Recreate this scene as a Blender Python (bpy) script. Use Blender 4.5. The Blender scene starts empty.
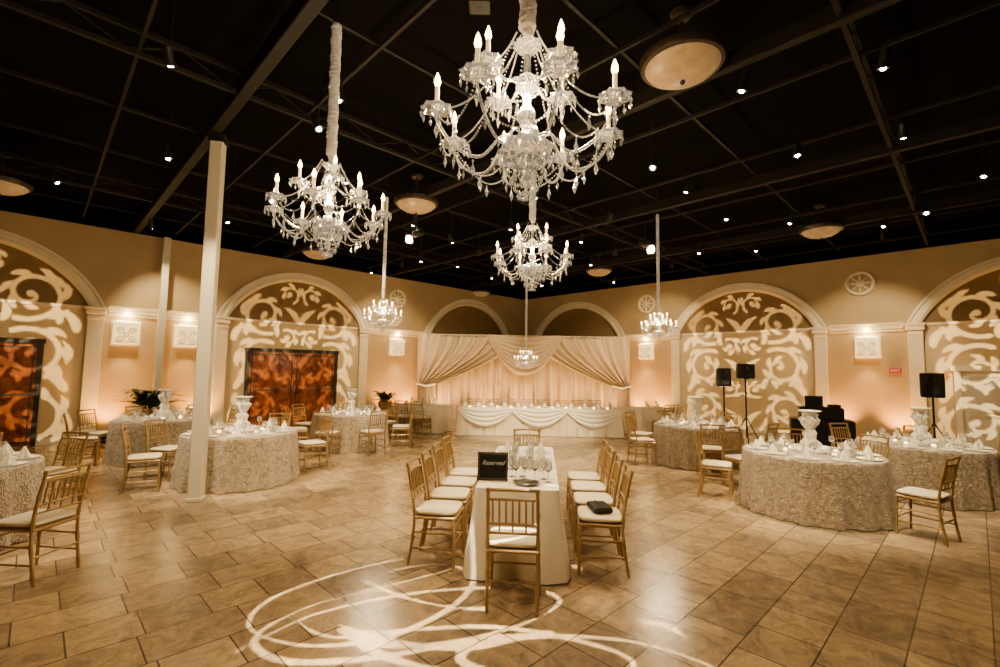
import bpy, math, random
import numpy as np
from mathutils import Vector, Matrix
random.seed(7)
scene = bpy.context.scene
COL = scene.collection
pi = math.pi
sin, cos = math.sin, math.cos
rad = math.radians
KL = 1.72   # overall lamp level

# ------------------------------------------------------------------ materials
def mat(name, color, rough=0.5, metal=0.0, color2=None, nscale=8.0, bump=0.0, bscale=30.0,
        emis=None, estr=0.0, trans=0.0, spec=0.5, sheen=0.0):
    m = bpy.data.materials.new(name); m.use_nodes = True
    nt = m.node_tree; b = nt.nodes["Principled BSDF"]
    b.inputs["Base Color"].default_value = (*color, 1)
    b.inputs["Roughness"].default_value = rough
    b.inputs["Metallic"].default_value = metal
    b.inputs["Specular IOR Level"].default_value = spec
    b.inputs["Transmission Weight"].default_value = trans
    if sheen: b.inputs["Sheen Weight"].default_value = sheen
    if emis:
        b.inputs["Emission Color"].default_value = (*emis, 1)
        b.inputs["Emission Strength"].default_value = estr
    tc = nt.nodes.new("ShaderNodeTexCoord")
    if color2:
        n = nt.nodes.new("ShaderNodeTexNoise"); n.inputs["Scale"].default_value = nscale
        n.inputs["Detail"].default_value = 5
        nt.links.new(tc.outputs["Object"], n.inputs["Vector"])
        r = nt.nodes.new("ShaderNodeValToRGB")
        r.color_ramp.elements[0].position = .35; r.color_ramp.elements[1].position = .65
        r.color_ramp.elements[0].color = (*color, 1); r.color_ramp.elements[1].color = (*color2, 1)
        nt.links.new(n.outputs["Fac"], r.inputs["Fac"])
        nt.links.new(r.outputs["Color"], b.inputs["Base Color"])
    if bump:
        n2 = nt.nodes.new("ShaderNodeTexNoise"); n2.inputs["Scale"].default_value = bscale
        nt.links.new(tc.outputs["Object"], n2.inputs["Vector"])
        bp = nt.nodes.new("ShaderNodeBump"); bp.inputs["Strength"].default_value = bump
        bp.inputs["Distance"].default_value = .02
        nt.links.new(n2.outputs["Fac"], bp.inputs["Height"])
        nt.links.new(bp.outputs["Normal"], b.inputs["Normal"])
    return m

M_wall = mat("wall_plaster", (.44, .315, .155), .75, color2=(.395, .28, .135), nscale=1.5, bump=.12, bscale=6)
M_tymp = mat("tympanum_brown", (.22, .135, .045), .7, color2=(.19, .115, .04), nscale=2)
M_panel = mat("panel_plaster", (.60, .45, .245), .7, color2=(.56, .42, .225), nscale=1.5)
M_trim = mat("cream_trim", (.76, .66, .46), .5, color2=(.71, .61, .42), nscale=3)
M_black = mat("black_ceiling_paint", (.001, .0009, .0008), .9, color2=(.0016, .0014, .0012), nscale=2, spec=.05)
M_beam = mat("black_beam", (.0055, .0047, .004), .7, color2=(.009, .0078, .0065), nscale=3, spec=.2)
M_gear = mat("black_plastic", (.005, .005, .005), .45, color2=(.008, .008, .008), nscale=30, spec=.3)
M_gold = mat("gold_paint_wood", (.36, .235, .09), .36, .35, color2=(.30, .19, .07), nscale=12)
M_cush = mat("ivory_cushion", (.74, .63, .44), .8, color2=(.68, .57, .39), nscale=5, bump=.1, bscale=80)
M_white = mat("white_linen", (.84, .77, .62), .8, color2=(.79, .72, .57), nscale=3, bump=.08, bscale=120)
M_china = mat("white_china", (.88, .86, .78), .15, color2=(.85, .83, .75), nscale=4)
M_vase = mat("white_ceramic", (.90, .86, .78), .25, color2=(.84, .80, .72), nscale=6)
M_crys = mat("crystal", (1, .985, .95), .015, color2=(1, .99, .97), nscale=40, trans=.95, emis=(1, .86, .62), estr=.05, spec=1)  # faint emission paints a glow into the crystal, which is no lamp
M_glass = mat("clear_glass", (.95, .95, .93), .04, color2=(.98, .98, .96), nscale=10, trans=.9, spec=.8)
M_candle = mat("candle_sleeve", (.95, .80, .55), .5, color2=(.9, .75, .5), nscale=10, emis=(1, .66, .28), estr=1.1)
M_bulb = mat("flame_bulb", (1, .8, .5), .3, color2=(1, .85, .6), nscale=10, emis=(1, .55, .18), estr=34)
M_lens = mat("lamp_lens", (1, .9, .7), .3, color2=(1, .85, .6), nscale=10, emis=(1, .86, .62), estr=100)
M_alab = mat("alabaster", (.36, .23, .09), .4, color2=(.20, .115, .04), nscale=6, emis=(1, .60, .22), estr=.16)  # weak emission stands in for chandelier light falling on the bowls
M_bronze = mat("dark_bronze", (.025, .016, .010), .4, .4, color2=(.04, .026, .015), nscale=10)
M_ribbon = mat("ribbon_wrap", (.72, .71, .69), .7, color2=(.52, .51, .50), nscale=14, bump=.8, bscale=35, emis=(.9, .9, 1), estr=.03)  # slight emission painted into the cloth to whiten it
M_sconce = mat("sconce_plaster", (.62, .47, .24), .6, color2=(.52, .37, .17), nscale=22, emis=(1, .70, .26), estr=1.9)
M_orn = mat("sconce_ornament", (.33, .19, .06), .6, color2=(.28, .15, .05), nscale=22, emis=(1, .5, .12), estr=.45)
M_sglow = mat("sconce_light", (1, .9, .7), .5, color2=(1, .86, .6), nscale=10, emis=(1, .80, .42), estr=12)
M_leaf = mat("leaf_green", (.025, .055, .014), .5, color2=(.045, .075, .02), nscale=10)
M_pot = mat("terracotta_pot", (.28, .15, .07), .6, color2=(.22, .115, .05), nscale=5)
M_post = mat("post_paint", (.56, .50, .38), .5, color2=(.51, .45, .34), nscale=2)
M_red = mat("exit_red", (.30, .004, .003), .5, color2=(.25, .004, .003), nscale=5, emis=(1, .02, .01), estr=.30)
M_signw = mat("sign_white", (.8, .8, .78), .4, color2=(.75, .75, .72), nscale=5)
M_chalk = mat("chalkboard", (.006, .006, .006), .8, color2=(.011, .011, .011), nscale=15, spec=.2)
M_frame = mat("frame_wood", (.04, .025, .015), .4, color2=(.07, .042, .025), nscale=12)
M_iron = mat("black_iron", (.012, .010, .008), .5, .3, color2=(.017, .015, .012), nscale=10)
M_votive = mat("votive_glow", (1, .8, .5), .3, color2=(1, .75, .4), nscale=20, emis=(1, .66, .28), estr=13)
M_greyd = mat("door_offwhite", (.70, .61, .45), .5, color2=(.65, .56, .41), nscale=3)

M_wood = mat("copper_brown_wood", (.06, .012, .003), .24, color2=(.32, .085, .014), nscale=5)
nt = M_wood.node_tree
for n in nt.nodes:
    if n.type == 'TEX_NOISE':
        n.inputs["Detail"].default_value = 9; n.inputs["Roughness"].default_value = .65
        mp = nt.nodes.new("ShaderNodeMapping"); mp.inputs["Scale"].default_value = (1.1, 1, .8)
        tcn = [k for k in nt.nodes if k.type == 'TEX_COORD'][0]
        nt.links.new(tcn.outputs["Object"], mp.inputs["Vector"]); nt.links.new(mp.outputs["Vector"], n.inputs["Vector"])

def rosette():
    m = mat("champagne_rosette_cloth", (.5, .40, .29), .42, sheen=.5)
    nt = m.node_tree; b = nt.nodes["Principled BSDF"]
    tc = [k for k in nt.nodes if k.type == 'TEX_COORD'][0]
    nz = nt.nodes.new("ShaderNodeTexNoise"); nz.inputs["Scale"].default_value = 16
    nt.links.new(tc.outputs["Object"], nz.inputs["Vector"])
    mx = nt.nodes.new("ShaderNodeMix"); mx.data_type = 'VECTOR'; mx.inputs[0].default_value = .06
    nt.links.new(tc.outputs["Object"], mx.inputs[4]); nt.links.new(nz.outputs["Color"], mx.inputs[5])
    v = nt.nodes.new("ShaderNodeTexVoronoi"); v.inputs["Scale"].default_value = 19
    nt.links.new(mx.outputs[1], v.inputs["Vector"])
    ml = nt.nodes.new("ShaderNodeMath"); ml.operation = 'MULTIPLY'; ml.inputs[1].default_value = 20
    sn = nt.nodes.new("ShaderNodeMath"); sn.operation = 'SINE'
    nt.links.new(v.outputs["Distance"], ml.inputs[0]); nt.links.new(ml.outputs[0], sn.inputs[0])
    ad = nt.nodes.new("ShaderNodeMath"); ad.operation = 'MULTIPLY_ADD'; ad.inputs[1].default_value = .15
    nt.links.new(sn.outputs[0], ad.inputs[0]); nt.links.new(v.outputs["Distance"], ad.inputs[2])
    r = nt.nodes.new("ShaderNodeValToRGB")
    r.color_ramp.elements[0].color = (.60, .47, .31, 1); r.color_ramp.elements[1].color = (.32, .235, .14, 1)
    r.color_ramp.elements[0].position = .1; r.color_ramp.elements[1].position = .78
    nt.links.new(ad.outputs[0], r.inputs["Fac"]); nt.links.new(r.outputs["Color"], b.inputs["Base Color"])
    bp = nt.nodes.new("ShaderNodeBump"); bp.inputs["Strength"].default_value = 1; bp.inputs["Distance"].default_value = .05
    bp.invert = True
    nt.links.new(ad.outputs[0], bp.inputs["Height"]); nt.links.new(bp.outputs["Normal"], b.inputs["Normal"])
    return m
M_ros = rosette()
M_drape = mat("champagne_drape", (.58, .43, .265), .75, color2=(.54, .40, .24), nscale=1.2, sheen=.15)
M_swag = mat("beige_swag", (.62, .475, .30), .75, color2=(.57, .43, .265), nscale=1.2, sheen=.15)
M_skirt = mat("ivory_skirt", (.78, .67, .48), .75, color2=(.72, .61, .43), nscale=1.2, sheen=.2)

def floor_mat():
    m = bpy.data.materials.new("stone_tile_floor"); m.use_nodes = True
    nt = m.node_tree; b = nt.nodes["Principled BSDF"]; L = nt.links
    tc = nt.nodes.new("ShaderNodeTexCoord"); mp = nt.nodes.new("ShaderNodeMapping")
    mp.inputs["Rotation"].default_value = (0, 0, rad(-44.6))
    L.new(tc.outputs["Object"], mp.inputs["Vector"])
    br = nt.nodes.new("ShaderNodeTexBrick")
    br.offset = .36; br.offset_frequency = 2; br.squash = .66; br.squash_frequency = 2
    br.inputs["Scale"].default_value = 1; br.inputs["Brick Width"].default_value = .60
    br.inputs["Row Height"].default_value = .40; br.inputs["Mortar Size"].default_value = .006
    br.inputs["Mortar Smooth"].default_value = .2; br.inputs["Bias"].default_value = 0
    br.inputs["Color1"].default_value = (.47, .355, .215, 1); br.inputs["Color2"].default_value = (.25, .19, .125, 1)
    br.inputs["Mortar"].default_value = (.09, .068, .042, 1)
    L.new(mp.outputs["Vector"], br.inputs["Vector"])
    n = nt.nodes.new("ShaderNodeTexNoise"); n.inputs["Scale"].default_value = 4.6; n.inputs["Detail"].default_value = 11
    n.inputs["Roughness"].default_value = .78; n.inputs["Distortion"].default_value = 1.0
    L.new(mp.outputs["Vector"], n.inputs["Vector"])
    r = nt.nodes.new("ShaderNodeValToRGB")
    r.color_ramp.elements[0].position = .36; r.color_ramp.elements[0].color = (.50, .50, .51, 1)
    r.color_ramp.elements[1].position = .64; r.color_ramp.elements[1].color = (1.32, 1.25, 1.12, 1)
    e = r.color_ramp.elements.new(.5); e.color = (.95, .87, .76, 1)
    L.new(n.outputs["Fac"], r.inputs["Fac"])
    mx = nt.nodes.new("ShaderNodeMix"); mx.data_type = 'RGBA'; mx.blend_type = 'MULTIPLY'; mx.inputs[0].default_value = 1
    L.new(br.outputs["Color"], mx.inputs[6]); L.new(r.outputs["Color"], mx.inputs[7])
    L.new(mx.outputs[2], b.inputs["Base Color"])
    b.inputs["Roughness"].default_value = .23
    bp = nt.nodes.new("ShaderNodeBump"); bp.inputs["Strength"].default_value = .4; bp.inputs["Distance"].default_value = .005; bp.invert = True
    L.new(br.outputs["Fac"], bp.inputs["Height"])
    bp2 = nt.nodes.new("ShaderNodeBump"); bp2.inputs["Strength"].default_value = .12; bp2.inputs["Distance"].default_value = .01
    L.new(n.outputs["Fac"], bp2.inputs["Height"]); L.new(bp.outputs["Normal"], bp2.inputs["Normal"])
    L.new(bp2.outputs["Normal"], b.inputs["Normal"])
    return m
M_floor = floor_mat()

# ------------------------------------------------------------------ mesh builder
class B:
    def __init__(s): s.v = []; s.f = []
    def add(s, vs, fs, M=None):
        o = len(s.v)
        s.v += [tuple(M @ Vector(v)) if M is not None else tuple(v) for v in vs]
        s.f += [tuple(i + o for i in f) for f in fs]
        return s
    def box(s, c, d, M=None, ch=0.0):
        x, y, z = d[0] / 2, d[1] / 2, d[2] / 2
        if ch <= 0:
            vs = [(c[0] + a * x, c[1] + b_ * y, c[2] + e * z) for e in (-1, 1) for a, b_ in ((-1, -1), (1, -1), (1, 1), (-1, 1))]
            fs = [(3, 2, 1, 0), (4, 5, 6, 7), (0, 1, 5, 4), (1, 2, 6, 5), (2, 3, 7, 6), (3, 0, 4, 7)]
            return s.add(vs, fs, M)
        vs = []
        lv = [(-z, ch), (-z + ch, 0), (z - ch, 0), (z, ch)]
        for zz, q in lv:
            X, Y = x - q, y - q
            k = ch
            for a, b_ in ((-X + k, -Y), (X - k, -Y), (X, -Y + k), (X, Y - k), (X - k, Y), (-X + k, Y), (-X, Y - k), (-X, -Y + k)):
                vs.append((c[0] + a, c[1] + b_, c[2] + zz))
        fs = [tuple(range(7, -1, -1)), tuple(range(24, 32))]
        for j in range(3):
            for i in range(8):
                a = j * 8 + i; b2 = j * 8 + (i + 1) % 8
                fs.append((a, b2, b2 + 8, a + 8))
        return s.add(vs, fs, M)
    def tube(s, pts, r, n=8, M=None):
        pts = [Vector(p) for p in pts]
        if not hasattr(r, '__len__'): r = [r] * len(pts)
        vs = []; fs = []
        up = None
        for i, p in enumerate(pts):
            t = (pts[min(i + 1, len(pts) - 1)] - pts[max(i - 1, 0)])
            if t.length < 1e-9: t = Vector((0, 0, 1))
            t.normalize()
            if up is None:
                up = Vector((1, 0, 0)) if abs(t.x) < .8 else Vector((0, 1, 0))
            a = (up - t * up.dot(t)).normalized(); b_ = t.cross(a); up = a
            for k in range(n):
                an = 2 * pi * k / n
                vs.append(p + (a * cos(an) + b_ * sin(an)) * r[i])
        for i in range(len(pts) - 1):
            for k in range(n):
                q = i * n + k; w = i * n + (k + 1) % n
                fs.append((q, w, w + n, q + n))
        fs.append(tuple(range(n - 1, -1, -1))); fs.append(tuple(range((len(pts) - 1) * n, len(pts) * n)))
        return s.add(vs, fs, M)
    def lathe(s, prof, n=20, M=None, wob=None, cap=True):
        vs = []; fs = []
        for j, (r, z) in enumerate(prof):
            for k in range(n):
                an = 2 * pi * k / n
                rr = max(r, 1e-4) * (1 + (wob(an, z) if wob else 0))
                vs.append((rr * cos(an), rr * sin(an), z))
        for j in range(len(prof) - 1):
            for k in range(n):
                q = j * n + k; w = j * n + (k + 1) % n
                fs.append((q, w, w + n, q + n))
        if cap:
            fs.append(tuple(range(n - 1, -1, -1))); fs.append(tuple(range((len(prof) - 1) * n, len(prof) * n)))
        return s.add(vs, fs, M)
    def bead(s, p, r, h=None):
        h = h or r
        x, y, z = p
        return s.add([(x + r, y, z), (x, y + r, z), (x - r, y, z), (x, y - r, z), (x, y, z + h), (x, y, z - h)],
                     [(0, 1, 4), (1, 2, 4), (2, 3, 4), (3, 0, 4), (1, 0, 5), (2, 1, 5), (3, 2, 5), (0, 3, 5)])
    def grid(s, fn, nu, nv, M=None):
        vs = [fn(i / nu, j / nv) for j in range(nv + 1) for i in range(nu + 1)]
        fs = [(j * (nu + 1) + i, j * (nu + 1) + i + 1, (j + 1) * (nu + 1) + i + 1, (j + 1) * (nu + 1) + i) for j in range(nv) for i in range(nu)]
        return s.add(vs, fs, M)
    def mesh(s, name, m, smooth=False):
        me = bpy.data.meshes.new(name)
        me.from_pydata([tuple(v) for v in s.v], [], s.f); me.update()
        me.materials.append(m)
        if smooth:
            me.polygons.foreach_set("use_smooth", [True] * len(me.polygons))
            try: me.set_sharp_from_angle(angle=rad(45))
            except Exception: pass
        return me

def obj(name, data, loc=(0, 0, 0), rot=0.0, scale=1.0, parent=None, label=None, cat=None, kind=None, group=None):
    o = bpy.data.objects.new(name, data)
    o.location = loc
    o.rotation_euler = rot if hasattr(rot, '__len__') else (0, 0, rot)
    o.scale = (scale,) * 3 if not hasattr(scale, '__len__') else scale
    if parent: o.parent = parent
    if label: o["label"] = label
    if cat: o["category"] = cat
    if kind: o["kind"] = kind
    if group: o["group"] = group
    COL.objects.link(o)
    return o

def thing(name, parts, loc, rot=0.0, scale=1.0, label="", cat="", group=None):
    root = obj(name, None, loc, rot, scale, None, label, cat, None, group)
    root.empty_display_size = .1
    for p in parts:
        po = obj(p[0], p[1], p[2], p[3], 1, root, p[4])
        for q in (p[5] if len(p) > 5 else []):
            obj(q[0], q[1], q[2], q[3], 1, po, q[4])
    return root

_tr = [0]
def trim(mesh, loc, rot, label, cat="wall trim"):
    _tr[0] += 1
    return obj("trim_%d" % _tr[0], mesh, loc, rot, 1, None, label, cat, "structure")

# ------------------------------------------------------------------ room frame
C = Vector((1.1, 21.5, 0))
A = rad(45.4)
dL = Vector((-sin(A), -cos(A), 0)); dR = Vector((cos(A), -sin(A), 0))
rL = math.atan2(cos(A), sin(A)); rR = -A
def pL(s, off=0, z=0): return C + dL * s + dR * off + Vector((0, 0, z))
def pR(s, off=0, z=0): return C + dR * s + dL * off + Vector((0, 0, z))
S = 22.0
ZC = 5.6

fl = obj("floor", B().box((0, 0, -.05), (60, 60, .1)).mesh("floor", M_floor), (0, 0, 0), 0, 1, None, "tan stone tile floor with dark grout lines", "floor", "structure")
obj("ceiling", B().box((0, 0, .1), (S + .6, S + .6, .2)).mesh("ceiling", M_black), C + dL * (S / 2) + dR * (S / 2) + Vector((0, 0, ZC)), rL, 1, None, "black painted open ceiling deck", "ceiling", "structure")
wm = B().box((0, 0, ZC / 2), (S + .6, .3, ZC)).mesh("wall", M_wall)
for nm, p, r in (("wall_left", pL(S / 2, -.15), rL), ("wall_right", pR(S / 2, -.15), rR),
                 ("wall_back", pL(S / 2, S + .15), rL + pi), ("wall_front", pR(S / 2, S + .15), rR + pi)):
    obj(nm, wm, p, r, 1, None, "tan plaster ballroom wall with arched panels", "wall", "structure")
fr = B().box((0, 0, 0), (S, .12, .55)).mesh("black_frieze", M_black)
for p, r in ((pL(S / 2, .06, 5.32), rL), (pR(S / 2, .06, 5.32), rR), (pL(S / 2, S - .06, 5.32), rL), (pR(S / 2, S - .06, 5.32), rR)):
    trim(fr, p, r, "black band along the top of the wall")
bb = B().box((0, 0, .08), (S, .03, .16)).mesh("baseboard", M_trim)
obj("baseboard_left", bb, pL(S / 2, .015), rL, 1, None, "cream baseboard along the wall", "baseboard", "structure")
obj("baseboard_right", bb, pR(S / 2, .015), rR, 1, None, "cream baseboard along the wall", "baseboard", "structure")

ZS = 3.14
AW, AR = 2.28, 1.52
def arch_parts(w=AW, rise=AR, band=.27):
    R = (w * w + rise * rise) / (2 * rise); zc = ZS + rise - R
    a0 = math.asin(w / R)
    N = 48
    bm = B(); vs = []; fs = []
    prof = [(0, 0), (0, -.10), (.06, -.14), (.10, -.14), (.12, -.09), (.20, -.09), (.22, -.13), (band, -.13), (band, 0)]
    for i in range(N + 1):
        a = -a0 + 2 * a0 * i / N
        for (q, y) in prof:
            rr = R - band + q
            vs.append((rr * sin(a), y, max(zc + rr * cos(a), ZS)))
    P = len(prof)
    for i in range(N):
        for k in range(P - 1):
            q = i * P + k
            fs.append((q, q + 1, q + P + 1, q + P))
    fs.append(tuple(range(P))); fs.append(tuple(range(N * P + P - 1, N * P - 1, -1)))
    bm.add(vs, fs)
    arch = bm.mesh("arch_moulding", M_trim)
    ri = R - band + .03
    ai = math.acos(max(-1, min(1, (ZS - zc) / ri)))
    vs = [(ri * sin(-ai + 2 * ai * i / N), -.02, zc + ri * cos(-ai + 2 * ai * i / N)) for i in range(N + 1)]
    vs2 = [(v[0], 0, v[2]) for v in vs]
    t = B().add(vs + vs2, [tuple(range(N, -1, -1))] + [(i, i + 1, N + 2 + i, N + 1 + i) for i in range(N)])
    tymp = t.mesh("tympanum", M_tymp)
    pan = B().box((0, -.01, ZS / 2), (2 * w - .5, .02, ZS)).mesh("arch_panel", M_panel)
    return arch, tymp, pan
arch_m, tymp_m, pan_m = arch_parts()
def pilaster():
    q = B()
    q.box((0, -.06, 1.5), (.30, .12, 2.9), ch=.01)
    q.box((0, -.08, .14), (.38, .16, .28), ch=.015)
    q.box((0, -.07, .32), (.34, .14, .08), ch=.015)
    q.box((0, -.075, 2.86), (.33, .15, .06), ch=.015)
    q.box((0, -.085, 3.02), (.38, .17, .12), ch=.02)
    q.box((0, -.10, 3.11), (.44, .20, .06), ch=.01)
    return q.mesh("pilaster", M_trim)
pil_m = pilaster()
def strip(Lg):
    q = B(); q.box((0, -.05, ZS - .06), (Lg, .10, .12), ch=.01); q.box((0, -.075, ZS + .02), (Lg, .15, .05), ch=.01); q.box((0, -.03, ZS - .16), (Lg, .06, .05))
    return q.mesh("cornice_band", M_trim)
archL = [3.3, 10.18, 17.05]; archR = [2.95, 9.33, 15.6]
for P, R_, arr in ((pL, rL, archL), (pR, rR, archR)):
    for s in arr:
        trim(arch_m, P(s), R_, "cream moulded segmental arch surround on tan wall")
        trim(tymp_m, P(s), R_, "brown painted arch infill")
        trim(pan_m, P(s), R_, "smooth tan wall panel beneath an arch")
        for e in (-1, 1):
            trim(pil_m, P(s + e * (AW - .16)), R_, "cream pilaster with capital carrying an arch")
        trim(B().box((0, -.03, ZS - .03), (3.8, .06, .06)).mesh("spring_bead", M_trim), P(s), R_, "thin cream moulding across the arch")
    edges = [0.1] + [x for s in arr for x in (s - AW - .06, s + AW + .06)] + [S - .2]
    for i in range(0, len(edges), 2):
        a, b_ = edges[i], edges[i + 1]
        if b_ - a > .1:
            trim(strip(b_ - a), P((a + b_) / 2), R_, "cream cornice band between arches")
pm = B().box((0, 0, 2.47), (.165, .165, 4.94), ch=.012).mesh("post", M_post)
thing("square_post", [("shaft", pm, (0, 0, 0), 0, None), ("foot", B().box((0, 0, .03), (.19, .19, .06), ch=.01).mesh("foot", M_post), (0, 0, 0), 0, None),
                      ("top_plate", B().box((0, 0, 4.98), (.2, .2, .1)).mesh("tp", M_beam), (0, 0, 0), 0, None)],
      (-4.02, 6.42, 0), rL * .3, 1, "tall square cream-painted post beside a round table", "post")
pm2 = B().box((0, 0, 2.5), (.15, .15, 5.0), ch=.01).mesh("post2", M_post)
thing("square_post", [("shaft", pm2, (0, 0, 0), 0, None), ("foot", B().box((0, 0, .03), (.20, .18, .06), ch=.01).mesh("foot", M_post), (0, 0, 0), 0, None)],
      pL(13.70, .32), rL, 1, "slim cream post standing against the tan wall", "post")

for s, w, h in ((3.6, .10, .18), (7.2, .10, .18), (10.8, .10, .18), (14.3, .13, .22), (18.0, .12, .18)):
    trim(B().box((0, 0, 5.03 + h / 2), (S - .3, w, h), ch=.01).mesh("beam", M_beam), pL(s, S / 2), rR, "black steel ceiling beam", "beam")
def truss():
    q = B()
    q.box((0, 0, 5.36), (S - .3, .05, .05)); q.box((0, 0, 5.10), (S - .3, .05, .05))
    n = 44; L_ = S - .4
    for i in range(n):
        x0 = -L_ / 2 + L_ * i / n; x1 = x0 + L_ / n
        za, zb = (5.12, 5.34) if i % 2 else (5.34, 5.12)
        q.tube([(x0, 0, za), (x1, 0, zb)], .012, 5)
    return q.mesh("truss", M_beam)
tr_m = truss()
for i in range(12):
    s = 1.2 + i * 1.8
    if i % 3 == 1: trim(tr_m, pR(s, S / 2), rL, "black open-web ceiling truss", "truss")
    else: trim(B().box((0, 0, 5.25), (S - .3, .035, .045)).mesh("beam", M_beam), pR(s, S / 2), rL, "thin black ceiling framing bar", "beam")
for i in range(11):
    s = .9 + i * 1.8
    trim(B().box((0, 0, 5.18), (S - .3, .035, .045)).mesh("beam", M_beam), pL(s, S / 2), rR, "thin black ceiling framing bar", "beam")

# ------------------------------------------------------------------ doors
def rustic_door(n, s):
    P = pL(s, .02)
    W, H = 2.6, 2.25
    root = obj("door_%d" % n, None, P, rL, 1, None, "mottled copper-brown double wooden door with black iron straps", "door", "structure")
    f = B()
    for x in (-W / 2, W / 2): f.box((x, -.05, H / 2), (.09, .10, H))
    f.box((0, -.05, H + .03), (W + .14, .11, .10))
    obj("door_frame", f.mesh("door_frame", M_iron), (0, 0, 0), 0, 1, root)
    q = B(); q.box((0, -.03, H / 2), (W / 2 - .05, .05, H - .03), ch=.008)
    for i in range(1, 6): q.box((-W / 4 + .03 + i * (W / 2 - .1) / 6, -.056, H / 2), (.012, .008, H - .1))
    leaf = q.mesh("door_leaf", M_wood)
    st = B()
    hw = W / 4 - .06
    for zz in (.10, H / 2, H - .10): st.box((0, -.062, zz), (W / 2 - .12, .02, .035))
    for xx in (-hw + .03, hw - .03): st.box((xx, -.062, H / 2), (.025, .02, H - .1))
    strap = st.mesh("iron_strap", M_iron)
    hd = B().tube([(0, -.07, .95), (0, -.12, .98), (0, -.12, 1.22), (0, -.07, 1.25)], .014, 8).mesh("door_handle", M_iron, True)
    for e in (-1, 1):
        l = obj("door_leaf", leaf, (e * (W / 4 - .02), 0, 0), 0, 1, root)
        obj("iron_strap", strap, (0, 0, 0), 0, 1, l, "black iron strapwork")
        obj("door_handle", hd, (-e * (W / 4 - .12), 0, 0), 0, 1, l)
rustic_door(1, 10.3); rustic_door(2, 17.1)
def panel_door(n, s):
    root = obj("door_%d" % n, None, pR(s, .02), rR, 1, None, "off-white panelled double door with moulded frame", "door", "structure")
    W, H = 2.3, 1.95
    f = B()
    for x in (-W / 2, W / 2): f.box((x, -.06, H / 2), (.13, .12, H), ch=.01)
    f.box((0, -.07, H + .05), (W + .26, .15, .13), ch=.01)
    obj("door_frame", f.mesh("door_frame", M_trim), (0, 0, 0), 0, 1, root)
    q = B(); q.box((0, -.02, H / 2), (W / 2 - .06, .04, H - .02))
    for z0, z1 in ((.15, .9), (1.0, 1.82)):
        for xx in (-.4, .4): q.box((xx, -.055, (z0 + z1) / 2), (.04, .04, z1 - z0))
        for zz in (z0, z1): q.box((0, -.055, zz), (.8, .04, .04))
    lm = q.mesh("door_leaf", M_greyd)
    hm = B().tube([(0, -.05, 1), (0, -.10, 1), (.09, -.10, 1)], .011, 8).mesh("door_handle", M_iron, True)
    for e in (-1, 1):
        l = obj("door_leaf", lm, (e * (W / 4), 0, 0), 0, 1, root)
        obj("door_handle", hm, (-e * .5, 0, 0), 0, 1, l)
panel_door(3, 15.35)

# ------------------------------------------------------------------ sconces, medallions, uplights
def lamp(kind, name, loc, energy, color=(1, .71, .36), size=.05, target=None, angle=60, blend=.5):
    L = bpy.data.lights.new(name, kind); L.energy = energy * KL; L.color = color
    L.shadow_soft_size = size
    if kind == 'SPOT':
        L.spot_size = rad(angle); L.spot_blend = blend
    o = bpy.data.objects.new(name, L); o.location = loc
    if target is not None:
        o.rotation_euler = (Vector(target) - Vector(loc)).to_track_quat('-Z', 'Y').to_euler()
    COL.objects.link(o)
    return o

w_, d_, h_ = .25, .17, .56
q = B()
q.box((0, -d_ / 2, h_ / 2), (2 * w_, d_, h_ - .06), ch=.015)
q.box((0, -d_ / 2 - .01, .03), (2 * w_ + .03, d_ + .03, .05), ch=.01)
q.box((0, -d_ / 2 - .01, h_ - .05), (2 * w_ + .03, d_ + .03, .05), ch=.01)
sc_m = q.mesh("sconce_shade", M_sconce)
q = B()
for sx in (-1, 1):
    for sz in (-1, 1):
        pts = []
        for i in range(26):
            a = i / 25 * 2 * pi * 1.4; r = .085 * (1 - i / 34)
            pts.append((sx * (.115 + r * cos(a)), -d_ - .004, h_ * .42 + sz * (.09 + r * sin(a))))
        q.tube(pts, .012, 6)
q.tube([(.045 * cos(2 * pi * i / 16), -d_ - .004, h_ * .42 + .045 * sin(2 * pi * i / 16)) for i in range(17)], .012, 6)
q.box((0, -d_ - .02, .055), (.50, .012, .02))
so_m = q.mesh("sconce_ornament", M_orn, True)
sg_m = B().box((0, -.08, .545), (.40, .10, .015)).mesh("sconce_lamp", M_sglow)
sb_m = B().box((0, -.008, .27), (.58, .016, .62), ch=.005).mesh("back_plate", M_trim)
MX = Matrix.Rotation(pi / 2, 4, 'X')
md = B()
md.lathe([(.34, 0), (.34, .04), (.31, .07), (.27, .06), (.25, .02), (.25, 0)], 36, MX)
md.lathe([(.10, 0), (.10, .05), (.07, .06), (.05, .08), (.001, .085)], 24, MX)
for k in range(8):
    a = 2 * pi * k / 8
    md.tube([(.08 * cos(a), -.035, .08 * sin(a)), (.16 * cos(a), -.05, .16 * sin(a)), (.26 * cos(a), -.035, .26 * sin(a))], [.01, .036, .01], 6)
md_m = md.mesh("medallion_relief", M_trim, True)
mdb_m = B().lathe([(.001, 0), (.30, 0), (.30, .012), (.001, .012)], 36, MX).mesh("medallion_ground", M_wall)
upm = B().lathe([(.001, 0), (.09, 0), (.10, .02), (.10, .14), (.085, .16), (.08, .13), (.001, .13)], 16).mesh("uplight_body", M_gear, True)
upl = B().lathe([(.001, .14), (.07, .14), (.07, .145), (.001, .145)], 16).mesh("uplight_lens", mat("amber_lens", (1, .5, .15), .3, color2=(1, .45, .1), nscale=8, emis=(1, .5, .15), estr=6))
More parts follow.
